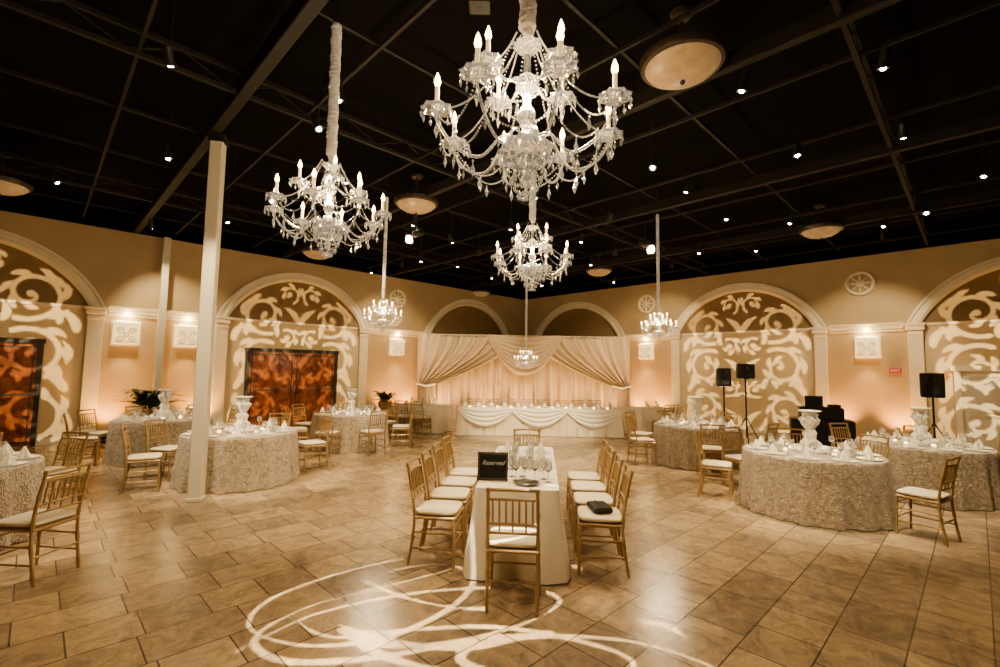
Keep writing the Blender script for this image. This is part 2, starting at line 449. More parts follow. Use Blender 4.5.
for P, R_, ss, mm in ((pL, rL, [6.75, 13.1, 14.35], [6.75]), (pR, rR, [6.1, 12.5], [6.1, 12.4])):
    for s in ss:
        thing("wall_sconce", [("shade", sc_m, (0, 0, 0), 0, None), ("ornament", so_m, (0, 0, 0), 0, "amber scroll ornament"), ("lamp_glow", sg_m, (0, 0, 0), 0, "glowing lamp inside"), ("back_plate", sb_m, (0, 0, 0), 0, None)],
              P(s, .0, 2.28), R_, 1, "glowing ornate cream wall sconce box", "wall lamp", "wall sconces")
        lamp('POINT', "sconce_bulb", P(s, .14, 2.98), 11, (1, .68, .28), .05)
        lamp('SPOT', "sconce_downlight", P(s, .3, 2.24), 36, (1, .58, .18), .05, P(s, .1, 0), 90, .9)
    for s in mm:
        thing("wall_medallion", [("relief", md_m, (0, 0, 0), 0, None), ("ground", mdb_m, (0, 0, 0), 0, "tan recessed ground")], P(s, .0, 4.3), R_, 1, "round cream plaster rosette medallion on tan wall", "wall ornament", "wall medallions")
for P, R_, ss in ((pL, rL, [6.3, 7.15, 12.75, 14.6]), (pR, rR, [5.75, 6.6, 11.85, 13.1])):
    for s in ss:
        thing("uplight", [("housing", upm, (0, 0, 0), 0, None), ("lens", upl, (0, 0, 0), 0, "amber lit lens")], P(s, .42), R_, 1,
              "small black floor uplight washing the wall amber", "floor light", "floor uplights")
        lamp('SPOT', "uplight_beam", P(s, .36, .2), 210, (1, .42, .06), .06, P(s, 0.02, 1.6), 100, .9)

exm = obj("exit_sign", None, pR(13.05, .03, 1.86), rR, 1, None, "small red lit EXIT sign on the wall", "sign")
obj("sign_box", B().box((0, -.02, .07), (.25, .05, .13), ch=.008).mesh("sign_box", M_red), (0, 0, 0), 0, 1, exm)
def text_mesh(txt, size, m, ext=.002, shear=0):
    cu = bpy.data.curves.new("t", 'FONT'); cu.body = txt; cu.size = size; cu.align_x = 'CENTER'; cu.align_y = 'CENTER'; cu.extrude = ext; cu.shear = shear
    o = bpy.data.objects.new("t", cu); COL.objects.link(o)
    bpy.context.view_layer.update()
    me = bpy.data.meshes.new_from_object(o.evaluated_get(bpy.context.evaluated_depsgraph_get()))
    bpy.data.objects.remove(o); me.materials.clear(); me.materials.append(m)
    return me
obj("lettering", text_mesh("EXIT", .095, M_signw), (0, -.05, .07), (pi / 2, 0, 0), 1, exm, "white EXIT letters")

# ------------------------------------------------------------------ gobo projectors
def catmull(pts, n=24):
    out = []
    P = [pts[0]] + list(pts) + [pts[-1]]
    for i in range(1, len(P) - 2):
        p0, p1, p2, p3 = P[i - 1], P[i], P[i + 1], P[i + 2]
        for k in range(n):
            t = k / n
            out.append(tuple(.5 * ((2 * p1[d]) + (-p0[d] + p2[d]) * t + (2 * p0[d] - 5 * p1[d] + 4 * p2[d] - p3[d]) * t * t + (-p0[d] + 3 * p1[d] - 3 * p2[d] + p3[d]) * t ** 3) for d in range(len(p1))))
    out.append(tuple(pts[-1]))
    return out
class Field:
    def __init__(s, x0, x1, y0, y1, c):
        s.x0, s.y0, s.c = x0, y0, c
        s.nx = int((x1 - x0) / c); s.ny = int((y1 - y0) / c)
        s.a = np.zeros((s.ny, s.nx), bool)
        s.X, s.Y = np.meshgrid(x0 + (np.arange(s.nx) + .5) * c, y0 + (np.arange(s.ny) + .5) * c)
    def dot(s, x, y, r):
        i0 = max(0, int((x - r - s.x0) / s.c)); i1 = min(s.nx, int((x + r - s.x0) / s.c) + 2)
        j0 = max(0, int((y - r - s.y0) / s.c)); j1 = min(s.ny, int((y + r - s.y0) / s.c) + 2)
        if i0 >= i1 or j0 >= j1: return
        s.a[j0:j1, i0:i1] |= ((s.X[j0:j1, i0:i1] - x) ** 2 + (s.Y[j0:j1, i0:i1] - y) ** 2 < r * r)
    def stroke(s, pts):
        for p in pts: s.dot(*p)
    def stencil(s, k, ox, oy, place, border):
        q = B()
        def quad(xa, xb, ya, yb):
            q.add([place(k * (x - ox), k * (y - oy)) for x, y in ((xa, ya), (xb, ya), (xb, yb), (xa, yb))], [(0, 1, 2, 3)])
        for j in range(s.ny):
            row = ~s.a[j]; ya = s.y0 + j * s.c; yb = ya + s.c
            d = np.diff(np.concatenate(([0], row.astype(int), [0])))
            for a, b_ in zip(np.where(d == 1)[0], np.where(d == -1)[0]):
                quad(s.x0 + a * s.c, s.x0 + b_ * s.c, ya, yb)
        x1 = s.x0 + s.nx * s.c; y1 = s.y0 + s.ny * s.c; m = border
        quad(s.x0 - m, x1 + m, y1, y1 + m); quad(s.x0 - m, x1 + m, s.y0 - m, s.y0)
        quad(s.x0 - m, s.x0, s.y0, y1); quad(x1, x1 + m, s.y0, y1)
        return q.mesh("gobo_plate", M_gear)

F = Field(-2.1, 2.1, 0.02, 4.7, .013)
def leafpts(x, y, ang, ln, curl, w):
    pts = []; n = 40
    for i in range(n + 1):
        t = i / n
        a = ang + curl * t
        x += cos(a) * ln / n; y += sin(a) * ln / n
        pts.append((x, y, max(.004, w * (t ** .5) * (1 - t) * 2.4)))
    return pts
def scroll(cx, cy, r0, st, turns, dr, w=.055, nleaf=8, ll=.46, lw=.09, flip=(1, -1)):
    N = 240; allp = []
    step = N // (nleaf + 1)
    for i in range(N + 1):
        t = i / N
        a = st + dr * turns * 2 * pi * t
        r = r0 * (1 - t) ** .9 + .05
        x, y = cx + r * cos(a), cy + r * sin(a)
        allp.append((x, y, w * (1 - .4 * t)))
        if i % step == 0 and 0 < i < N * .82:
            tang = a + dr * pi / 2
            allp += leafpts(x, y, tang - dr * .80, ll * (1 - .5 * t), dr * 1.5, lw * (1 - .3 * t))
            allp += leafpts(x, y, tang - dr * .25, ll * .62 * (1 - .5 * t), -dr * .5, lw * .6 * (1 - .3 * t))
    allp += [(cx, cy, .075)]
    for m in flip:
        F.stroke([(m * p[0], p[1], p[2]) for p in allp])
scroll(1.14, .68, .55, rad(-100), 1.3, 1)
scroll(1.08, 1.98, .54, rad(120), 1.3, -1)
scroll(1.02, 3.32, .54, rad(-110), 1.3, 1)
scroll(.36, 1.30, .20, rad(-60), 1.0, -1, .036, 5, .30, .065)
scroll(.34, 2.66, .20, rad(60), 1.0, 1, .036, 5, .30, .065)
scroll(.34, 3.98, .24, rad(-120), 1.0, -1, .036, 5, .28, .065)
for m in (1, -1):
    for (x, y, a, ln, c, w) in ((.02, .05, 75, .8, -.9, .10), (1.70, 1.15, 100, .6, 1.3, .10), (1.80, 2.5, 80, .65, 1.6, .10), (1.55, .05, 40, .5, 1.4, .08), (.04, 1.72, 75, .75, -1.0, .10),
                                (.03, 3.08, 75, .7, -1.0, .10), (1.80, .2, 85, .6, .6, .08), (1.5, 1.35, 60, .45, 1, .08), (.62, 1.33, 100, .45, -1.4, .08), (.62, 2.70, 60, .45, 1.2, .08), (1.5, 2.68, 80, .5, 1, .08), (.45, .05, 40, .5, .9, .07), (.95, 1.36, 80, .3, 1.2, .06), (1.75, 1.9, 90, .45, .8, .06), (1.55, 3.5, 110, .4, 1.0, .07)):
        F.stroke([(m * p[0], p[1], p[2]) for p in leafpts(x, y, rad(a), ln, c, w)])
Rr = (1.97 ** 2 + 1.27 ** 2) / 2.54
F.a &= ((np.abs(F.X) < 1.95) & (F.Y <= ZS)) | (F.X ** 2 + (F.Y - (ZS + 1.27 - Rr)) ** 2 < Rr * Rr)
print("gobo fill", F.a.mean())
PD, GD = 6.0, .14
hs = B().lathe([(.001, 0), (.05, 0), (.08, .03), (.08, .26), (.06, .30), (.001, .31)], 16, Matrix.Rotation(pi / 2, 4, 'X')).mesh("projector_housing", M_gear, True)
yk = B().tube([(0, -.15, .09), (0, -.15, .45)], .015, 8).box((0, -.15, .09), (.2, .03, .03)).mesh("yoke", M_gear)
zl = 4.72
gob = F.stencil(GD / PD, 0, zl, lambda u, v: (u, GD, v), 2.6)
for P, R_, s in ((pL, rL, 10.18), (pL, rL, 17.05), (pR, rR, 9.33), (pR, rR, 15.6)):
    pos = P(s, PD, zl)
    thing("gobo_projector", [("housing", hs, (0, -.03, 0), 0, None), ("yoke", yk, (0, 0, 0), 0, None), ("gobo_plate", gob, (0, 0, 0), 0, "black metal stencil plate with scroll cut-outs")],
          pos, R_, 1, "black pattern projector hanging from a ceiling bar", "spotlight", "pattern projectors")
    lamp('SPOT', "gobo_beam", pos, 2500, (1, .74, .34), .0004, P(s, 0, 2.2), 62, .1)
    lamp('SPOT', "added_arch_fill", P(s + .5, PD - .6, 4.85), 240, (1, .66, .27), .05, P(s, 0, 1.2), 46, .7)  # added fill lamp without a fixture, lifts the panel between pattern shapes

ox, oy = .10, .10
FF = Field(-2.0, 1.7, 2.5, 4.95, .008)
def fs(pts, w):
    cp = catmull([(x + ox, y + oy) for x, y in pts], 90); n = len(cp)
    FF.stroke([(p[0], p[1], max(.004, 1.25 * w * sin(pi * min(1, max(0, i / n))) ** .6 * (.35 + .85 * abs(sin(pi * (i / n) * 2.2 + .4))))) for i, p in enumerate(cp)])
fs([(-.45, 4.62), (-1.0, 4.5), (-1.5, 4.15), (-1.85, 3.7), (-1.8, 3.3), (-1.35, 3.1), (-.85, 3.2), (-.45, 3.6), (-.3, 4.1), (-.55, 4.4), (-.95, 4.3), (-1.2, 4.0)], .018)
fs([(-1.75, 3.0), (-1.4, 3.5), (-.7, 3.85), (.1, 3.95), (.4, 3.75), (.1, 3.4), (-.5, 3.1), (-1.0, 2.95), (-1.45, 2.95), (-1.7, 3.2), (-1.5, 3.6), (-1.0, 3.95), (-.5, 4.3)], .020)
fs([(-1.6, 3.45), (-1.2, 3.2), (-.7, 3.3), (-.1, 3.35), (.45, 3.2), (.75, 3.0), (.6, 2.8), (.1, 2.8), (-.3, 2.95), (-.2, 3.15), (.3, 3.25), (.8, 3.2), (1.1, 3.05), (1.25, 2.9), (1.15, 2.75)], .022)
fs([(-1.2, 3.35), (-.85, 3.15), (-.4, 3.12), (0, 3.22), (.3, 3.3)], .050)
fs([(-1.2, 3.3), (-.8, 3.0), (-.4, 2.85), (0, 2.7), (.4, 2.65)], .034)
fs([(-1.3, 4.1), (-.8, 3.75), (-.3, 3.6), (.1, 3.7), (.25, 3.95)], .018)
fs([(.95, 3.45), (1.12, 3.4), (1.2, 3.25)], .022)
fs([(.45, 4.45), (.62, 4.4), (.7, 4.3)], .022)
gz = 4.75
gcx, gcy = -.2, 3.5
GD2 = .10
gf = FF.stencil(GD2 / gz, gcx, gcy, lambda u, v: (u, v, -GD2), 2.0)
thing("gobo_projector", [("housing", B().lathe([(.001, .02), (.05, .02), (.08, .05), (.08, .28), (.001, .30)], 20).mesh("projector_housing", M_gear, True), (0, 0, 0), 0, None),
                         ("yoke", B().tube([(0, 0, .28), (0, 0, .5)], .015, 8).mesh("yoke", M_gear), (0, 0, 0), 0, None),
                         ("gobo_plate", gf, (0, 0, 0), 0, "black metal stencil plate with monogram cut-outs")],
      (gcx, gcy, gz), 0, 1, "black pattern projector aimed down at the floor", "spotlight", "pattern projectors")
lamp('SPOT', "gobo_beam", (gcx, gcy, gz), 4200, (1, .82, .50), .0003, (gcx, gcy, 0), 46, .1)

# ------------------------------------------------------------------ chandeliers
def chandelier_meshes():
    body = B().lathe([(.001, 0), (.02, .015), (.03, .05), (.012, .08), (.05, .10), (.11, .14), (.135, .2), (.125, .245), (.05, .28), (.022, .33), (.045, .38), (.045, .42), (.02, .47), (.025, .52), (.06, .57), (.06, .61), (.02, .65), (.018, .76), (.05, .79), (.08, .82), (.02, .84), (.02, .9), (.001, .92)], 24,
                     wob=lambda a, z: .08 * cos(12 * a)).mesh("crystal_column", M_crys, False)
    def arm(R, z0, zc, dip):
        q = B()
        pts = catmull([(.05, 0, z0), (R * .28, 0, z0 + .0), (R * .52, 0, z0 - dip), (R * .80, 0, z0 - dip * .7), (R, 0, zc - .07), (R, 0, zc)], 6)
        q.tube(pts, .0085, 6)
        q.lathe([(.012, 0), (.02, .01), (.03, .02), (.068, .028), (.082, .042), (.078, .040), (.03, .032), (.024, .05), (.028, .07), (.02, .07), (.001, .05)], 16, Matrix.Translation((R, 0, zc - .05)), wob=lambda a, z: .10 * cos(8 * a))
        for k in range(10):
            a = 2 * pi * k / 10
            x, y = R + .08 * cos(a), .08 * sin(a)
            q.bead((x, y, zc - .02), .006, .007); q.bead((x, y, zc - .048), .009, .024)
        q.bead((R * .6, 0, z0 - dip - .03), .008, .01); q.bead((R * .6, 0, z0 - dip - .08), .013, .04)
        q.bead((R, 0, zc - .13), .014, .045)
        q.bead((R * .85, 0, z0 - dip * .5 - .05), .010, .03)
        return q.mesh("arm", M_crys, False)
    def strand(R, zc, top, sag):
        q = B(); n = 44
        for i in range(n + 1):
            t = i / n
            q.bead((.08 + (R - .08) * t, 0, top + (zc - top) * t - sag * 4 * t * (1 - t)), .0068)
        return q.mesh("crystal_strand", M_crys)
    def garland(R, zc, step, r0, dz, n):
        q = B(); x1, y1 = R * cos(step), R * sin(step)
        for i in range(n + 1):
            t = i / n
            x = (R + (x1 - R) * t) * r0; y = y1 * t * r0; z = (zc - .03 - (0 if r0 == 1 else .12)) - dz * 4 * t * (1 - t)
            q.bead((x, y, z), .0068)
            if i == n // 2:
                q.bead((x, y, z - .018), .007); q.bead((x, y, z - .055), .013, .036)
        return q.mesh("crystal_garland", M_crys)
    candle = B().lathe([(.001, 0), (.012, 0), (.012, .11), (.001, .112)], 10).mesh("candle_tube", M_candle, True)
    bulb = B().lathe([(.001, 0), (.012, .006), (.018, .025), (.014, .045), (.005, .07), (.001, .08)], 10).mesh("flame_bulb", M_bulb, True)
    st1, st2 = 2 * pi / 8, 2 * pi / 4
    return dict(body=body, a1=arm(.50, .27, .38, .13), a2=arm(.27, .60, .62, .04), s1=strand(.50, .38, .83, .12), s2=strand(.27, .62, .86, .05),
                g1=garland(.50, .38, st1, 1, .13, 30), g2=garland(.50, .38, st1, .82, .09, 24), g3=garland(.27, .62, st2, 1, .11, 26), candle=candle, bulb=bulb)
CH = chandelier_meshes()
rb = B()
for k in range(24):
    a = 2 * pi * k / 24
    for j in range(6): rb.bead((.15 * cos(a) * (1 - j * .14), .15 * sin(a) * (1 - j * .14), .17 - .045 * j), .007, .014)
rb.bead((0, 0, -.04), .022, .04)
rb_m = rb.mesh("bowl_crystals", M_crys)
Z0 = (0, 0, 0)
def chandelier(x, y, z, dia, rot, energy, label):
    s = dia / 1.17
    parts = [("crystal_column", CH['body'], Z0, 0, None), ("bowl_crystals", rb_m, Z0, 0, None)]
    top = (5.05 - z) / s
    q = B(); n = 90
    pts = []; rr = []
    for i in range(n + 1):
        t = i / n
        pts.append((.004 * sin(i * 1.7), .004 * cos(i * 2.1), .88 + (top - .88) * t)); rr.append((.046 if t > .03 else .03) * (1 + .12 * sin(i * 2.3)))
    q.tube(pts, rr, 14)
    parts.append(("fabric_sleeve", q.mesh("fabric_sleeve", M_ribbon, True), Z0, 0, "white ruched fabric sleeve over the chain"))
    parts.append(("hanging_rod", B().tube([(0, 0, top - .02), (0, 0, (ZC - z) / s)], .012, 6).mesh("hanging_rod", M_gear), Z0, 0, "black rod"))
    for k in range(8):
        a = 2 * pi * k / 8
        parts.append(("arm", CH['a1'], Z0, a, None, [("candle_tube", CH['candle'], (.50, 0, .38), 0, None), ("flame_bulb", CH['bulb'], (.50, 0, .492), 0, "glowing flame bulb")]))
        parts += [("crystal_strand", CH['s1'], Z0, a, None), ("crystal_garland", CH['g1'], Z0, a, None), ("crystal_garland", CH['g2'], Z0, a, None)]
    for k in range(4):
        a = 2 * pi * k / 4 + pi / 8
        parts.append(("arm", CH['a2'], Z0, a, None, [("candle_tube", CH['candle'], (.27, 0, .62), 0, None), ("flame_bulb", CH['bulb'], (.27, 0, .732), 0, "glowing flame bulb")]))
        parts += [("crystal_strand", CH['s2'], Z0, a, None), ("crystal_garland", CH['g3'], Z0, a, None)]
    thing("chandelier", parts, (x, y, z), rot, s, label, "chandelier", "crystal chandeliers")
    lamp('POINT', "chandelier_light", (x, y, z + .50 * s), energy, (1, .71, .36), .14 * s)
chandelier(.13, 2.50, 2.80, 1.16, .25, 220, "large crystal candle chandelier on white fabric-wrapped chain")
chandelier(-1.60, 4.25, 2.88, 1.14, .1, 230, "crystal candle chandelier on white fabric-wrapped chain")
chandelier(.40, 5.95, 2.88, 1.10, .3, 240, "crystal candle chandelier on white fabric-wrapped chain")
chandelier(-2.2, 8.75, 2.52, .78, .2, 220, "small crystal chandelier on white fabric-wrapped chain")
chandelier(3.22, 9.5, 2.46, .78, .4, 220, "small crystal chandelier on white fabric-wrapped chain")
chandelier(.78, 14.0, 1.85, .78, 0, 70, "small crystal chandelier hanging low before the drapes")

# ------------------------------------------------------------------ ceiling bowls
bw = B().lathe([(.001, -.20), (.12, -.19), (.24, -.155), (.33, -.10), (.39, -.03), (.395, 0), (.38, 0), (.3, -.06), (.001, -.12)], 36).mesh("glass_bowl", M_alab, True)
rg = B().lathe([(.375, -.05), (.41, -.045), (.43, -.01), (.43, .035), (.38, .04), (.37, -.0)], 36).mesh("rim_ring", M_bronze, True)
fn = B().lathe([(.001, -.25), (.02, -.24), (.03, -.215), (.015, -.195), (.001, -.19)], 12).mesh("finial", M_bronze, True)
cn = B().tube([(0, 0, 0), (0, 0, .55)], .02, 8)
for k in range(3):
    a = 2 * pi * k / 3; cn.tube([(.39 * cos(a), .39 * sin(a), .02), (.02 * cos(a), .02 * sin(a), .3)], .008, 6)
cn.lathe([(.001, .5), (.10, .5), (.12, .56), (.12, .6)], 16)
cn_m = cn.mesh("hanger", M_bronze, True)
for (x, y) in ((1.87, 4.70), (-1.68, 9.0), (7.15, 10.3), (-5.2, 13.1), (3.15, 14.9), (-.85, 19.5), (-9.1, 8.3)):
    thing("ceiling_bowl_light", [("glass_bowl", bw, Z0, 0, "veined amber alabaster glass"), ("rim_ring", rg, Z0, 0, None), ("finial", fn, Z0, 0, None), ("hanger", cn_m, Z0, 0, None)],
          (x, y, 5.05), 0, 1, "alabaster bowl ceiling light with bronze rim", "ceiling light", "ceiling bowl lights")

# ------------------------------------------------------------------ track spotlights
SP_H = B().lathe([(.03, -.2), (.05, -.19), (.055, -.02), (.07, .02), (.07, .04), (.055, .03), (.05, .0), (.001, -.01)], 14).mesh("housing", M_gear, True)
SP_L = B().lathe([(.001, .0), (.03, .0), (.036, .03), (.030, .05), (.015, .058), (.001, .06)], 12).mesh("lens", M_lens, True)
SP_B = B().tube([(0, 0, 0), (0, 0, .2), (0, 0, .95)], .008, 6).mesh("bracket", M_gear)
def spot_fix(x, y, tgt, energy, ang=52, z=4.9, col=(1, .77, .44)):
    pos = Vector((x, y, z)); d = (Vector(tgt) - pos).normalized()
    root = obj("track_spotlight", None, pos, 0, .8, None, "small black ceiling spotlight can", "spotlight", None, "ceiling spotlights")
    Mr = d.to_track_quat('Z', 'Y').to_euler()
    obj("housing", SP_H, Z0, tuple(Mr), 1, root)
    obj("lens", SP_L, Z0, tuple(Mr), 1, root, "bright lit lens")
    obj("bracket", SP_B, Z0, 0, 1, root)
    if energy: lamp('SPOT', "track_beam", pos + d * .07, energy, col, .04, tgt, ang, .7)
TK = .88
T = [(-4.10, 7.60), (4.22, 6.45), (-5.62, 4.75), (-6.55, 9.3), (-3.4, 10.9), (4.0, 9.6), (6.52, 7.35)]
spots = [(4.15, 6.4, (4.2, 6.45, .7), 800, 40), (3.8, 4.48, (4.2, 6.0, .7), 560, 42), (8.05, 8.7, (6.6, 7.4, .7), 800, 42), (5.17, 5.85, (6.4, 7.2, .7), 600, 42),
         (-3.43, 4.6, (-4.1, 7.4, .7), 760, 42), (-5.0, 6.8, (-4.2, 7.6, .7), 800, 40), (-2.4, 5.88, (0.2, 5.4, .7), 420, 42), (4.5, 9.2, (4.0, 9.6, .7), 760, 42),
         (2.28, 6.9, (.3, 5.2, .7), 460, 42), (-7.6, 7.8, (-6.5, 9.2, .7), 760, 42), (-4.3, 8.6, (-5.6, 5.0, .7), 600, 42), (3.15, 7.8, (1.0, 9.5, 0), 560),
         (2.2, 9.45, (1.0, 13.3, .7), 1000, 42), (-1.2, 11.2, (.6, 13.3, .7), 950, 42), (-1.9, 9.9, (-3.4, 10.9, .7), 740, 42), (3.0, 12.2, (3.0, 17.3, 1.4), 520), (-.6, 12.4, (-1.2, 17.3, 1.4), 520),
         (-6.6, 5.6, (-5.6, 4.7, .7), 500, 42), (-2.6, 7.6, (-1.5, 9.5, 0), 560), (2.6, 4.9, (2.0, 6.5, 0), 420), (-1.9, 5.2, (-1.8, 6.5, 0), 420), (.6, 8.2, (.2, 9.2, 0), 560),
         (-7.9, 10.4, pL(13.2, 0, 2.0), 300, 76), (-3.0, 14.0, pL(7.0, 0, 2.2), 280, 76), (5.0, 13.6, pR(6.3, 0, 2.2), 280, 76), (8.6, 10.4, pR(12.4, 0, 2.0), 300, 76)]  # this row of cans is added as fill for the walls
for q in spots: spot_fix(*q)
for (x, y) in ((-5.9, 9.9), (-6.9, 11.1), (-3.7, 11.8), (1.9, 11.0), (2.6, 13.4), (5.9, 9.4), (6.4, 11.6), (-.3, 15.6), (-2.3, 13.3), (3.9, 16.0), (1.5, 16.9), (-8.3, 6.9), (7.4, 7.0), (5.1, 11.9), (-4.2, 15.0), (.2, 10.1), (-7.2, 6.2), (4.4, 13.0), (-1.3, 13.9), (7.9, 9.5)):
    spot_fix(x, y, (x * .8, y + .8, 0), 0)

# ------------------------------------------------------------------ chairs
def bamboo(p0, p1, r=.0125, mid=None, n=9):
    pts = [p0] + ([mid] if mid else []) + [p1]
    cp = catmull(pts, 14) if mid else [tuple(Vector(p0).lerp(Vector(p1), i / 24)) for i in range(25)]
    L = len(cp); rr = [r * (1.35 if (i % 6 == 3) else 1.0) for i in range(L)]
    return B().tube(cp, rr, 8)
def chair_parts():
    P = []
    for e in (-1, 1):
        P.append(("leg", bamboo((e * .185, -.235, 0), (e * .185, -.27, .92), .0135, (e * .19, -.185, .45)).mesh("leg", M_gold, True), Z0, 0, None))
        P.append(("leg", bamboo((e * .20, .20, 0), (e * .19, .185, .44), .0135).mesh("leg", M_gold, True), Z0, 0, None))
    P.append(("seat", B().box((0, 0, .435), (.41, .41, .028), ch=.01).mesh("seat", M_gold), Z0, 0, None))
    def cu(u, v):
        th = 2 * pi * u; ph = pi * (v - .5)
        f = lambda c, e: math.copysign(abs(c) ** e, c)
        return (.205 * f(cos(th), .35) * f(cos(ph), .45), .20 * f(sin(th), .35) * f(cos(ph), .45) + .005, .472 + .026 * f(sin(ph), .7) + .006 * cos(ph))
    P.append(("cushion", B().grid(cu, 32, 10).mesh("cushion", M_cush, True), Z0, 0, "ivory seat cushion"))
    bk = B()
    def yz(z):
        t = (z - .45) / .47
        return -.185 - .085 * t * (.6 + .4 * t)
    for z, r in ((.905, .013), (.83, .011), (.64, .011), (.57, .010)):
        bk.tube([(-.185, yz(z), z), (-.09, yz(z) - .008, z + .003), (0, yz(z) - .012, z + .004), (.09, yz(z) - .008, z + .003), (.185, yz(z), z)], r, 8)
    for i in range(7):
        x = -.15 + .05 * i
        bk.tube([(x, yz(.57 if i % 2 else .64) - .01, .57 if i % 2 else .64), (x, yz(.73) - .01, .73), (x, yz(.83) - .01, .83)], [.007, .009, .007], 6)
    P.append(("backrest", bk.mesh("backrest", M_gold, True), Z0, 0, None))
    for e in (-1, 1):
        q = B()
        for z in (.16, .30): q.tube([(e * .197, .196, z), (e * .188, -.205, z)], .009, 6)
        P.append(("stretcher", q.mesh("stretcher", M_gold, True), Z0, 0, None))
    q = B()
    for z in (.20, .36): q.tube([(-.195, .19, z), (.195, .19, z)], .009, 6)
    P.append(("stretcher", q.mesh("stretcher", M_gold, True), Z0, 0, None))
    P.append(("stretcher", B().tube([(-.19, -.205, .22), (.19, -.205, .22)], .009, 6).mesh("stretcher", M_gold, True), Z0, 0, None))
    return P
CP = chair_parts()
def chair(x, y, rot, where="a round table", grp="chairs at round tables"):
    return thing("banquet_chair", CP, (x, y, 0), rot, 1, "gold bamboo-style banquet chair, ivory cushion, at " + where, "chair", grp)
def chair_at(t, ang, dist=1.17, where="a round table"):
    a = rad(ang)
    chair(t[0] + dist * cos(a), t[1] + dist * sin(a), a + pi / 2 + random.uniform(-.08, .08), where)

# ------------------------------------------------------------------ round tables
def cloth_round():
    n = 180; prof = []
    for r in (.001, .3, .6, .86, .905): prof.append((r * TK, .76, 0))
    prof.append((.925 * TK, .752, .05)); prof.append((.932 * TK, .735, .1))
    for k in range(1, 13):
        t = k / 12; prof.append(((.932 + .05 * t) * TK, .735 - .725 * t, .1 + .9 * t))
    vs = []; fs_ = []
    for (r, z, a) in prof:
        for k in range(n):
            th = 2 * pi * k / n
            rr = r + a * (.028 * sin(17 * th + .6) + .015 * sin(27 * th + 2) + .008 * sin(7 * th))
            vs.append((rr * cos(th), rr * sin(th), z))
    for j in range(len(prof) - 1):
        for k in range(n):
            q = j * n + k; w = j * n + (k + 1) % n
            fs_.append((q, w, w + n, q + n))
    fs_.append(tuple(range(n - 1, -1, -1)))
    return B().add(vs, fs_).mesh("tablecloth", M_ros, True)
clo = cloth_round()
ttop = B().lathe([(.001, .72), (.90 * TK, .72), (.90 * TK, .745), (.001, .745)], 40).mesh("table_top", M_frame)
tped = B().lathe([(.3, 0), (.3, .03), (.05, .06), (.05, .70), (.15, .72)], 16).mesh("pedestal", M_iron)
plate = B().lathe([(.001, 0), (.08, 0), (.09, .004), (.135, .010), (.137, .012), (.09, .008), (.001, .006)], 28).mesh("plate", M_china, True)
def nap(u, v):
    th = 2 * pi * u
    r = .060 * (1 - v) ** .8 * (1 + .22 * cos(5 * th)) + .002
    return (r * cos(th), r * .8 * sin(th), .0 + .12 * v)
napk = B().grid(nap, 30, 6).mesh("napkin", M_white, True)
glass = B().lathe([(.033, 0), (.034, .003), (.006, .008), (.004, .02), (.004, .085), (.012, .095), (.034, .12), (.038, .15), (.033, .19), (.031, .19), (.035, .15), (.03, .122), (.001, .10)], 14).mesh("wine_glass", M_glass, True)
tumb = B().lathe([(.001, 0), (.026, 0), (.034, .10), (.032, .10), (.025, .006), (.001, .006)], 14).mesh("tumbler", M_glass, True)
vot = B().lathe([(.001, 0), (.028, 0), (.034, .06), (.031, .06), (.026, .01), (.001, .01)], 12).mesh("votive_cup", M_glass, True)
votf = B().lathe([(.001, .01), (.024, .01), (.024, .035), (.001, .04)], 10).mesh("candle", M_votive, True)
vs_ = B().lathe([(.001, 0), (.12, 0), (.12, .03), (.09, .06), (.105, .12), (.06, .18), (.075, .25), (.045, .30), (.08, .37), (.105, .43), (.075, .48), (.09, .51), (.06, .52), (.001, .52)], 60, wob=lambda a, z: .20 * sin(6 * a + z * 18) + .12 * sin(13 * a - z * 30)).mesh("vase", M_vase, True)
vd = B().lathe([(.001, .52), (.06, .52), (.13, .54), (.14, .552), (.10, .546), (.001, .54)], 24).mesh("dish", M_china, True)
wr = B()
for k in range(14):
    a = 2 * pi * k / 14; rr = .20
    for j in range(3):
        a2 = a + j * .12
        wr.tube([(rr * cos(a2) * .8, rr * sin(a2) * .8, .012), (rr * 1.0 * cos(a2 + .1), rr * sin(a2 + .1), .05 + .01 * j), (rr * 1.12 * cos(a2 + .25), rr * 1.12 * sin(a2 + .25), .02)], [.004, .02, .004], 5)
wr_m = wr.mesh("flower_ring", M_vase, True)
def setting(x, y, ang, r_g=.17, z=.762, grp="place settings", near=True):
    obj("plate", plate, (x, y, z), ang, 1, None, "white china dinner plate on a banquet table", "plate", None, grp)
    obj("napkin", napk, (x, y, z + .0125), ang, 1, None, "white folded napkin standing on a plate", "napkin", None, "folded napkins")
    ix, iy = -sin(ang), cos(ang)
    px, py = cos(ang), sin(ang)
    obj("wine_glass", glass, (x + ix * r_g + px * .07, y + iy * r_g + py * .07, z), 0, 1, None, "clear stemmed wine glass on a banquet table", "glass", None, "stemmed glasses")
    if near: obj("tumbler", tumb, (x + ix * (r_g - .005) - px * .04, y + iy * (r_g - .005) - py * .04, z), 0, 1, None, "clear water tumbler on a banquet table", "glass", None, "water tumblers")
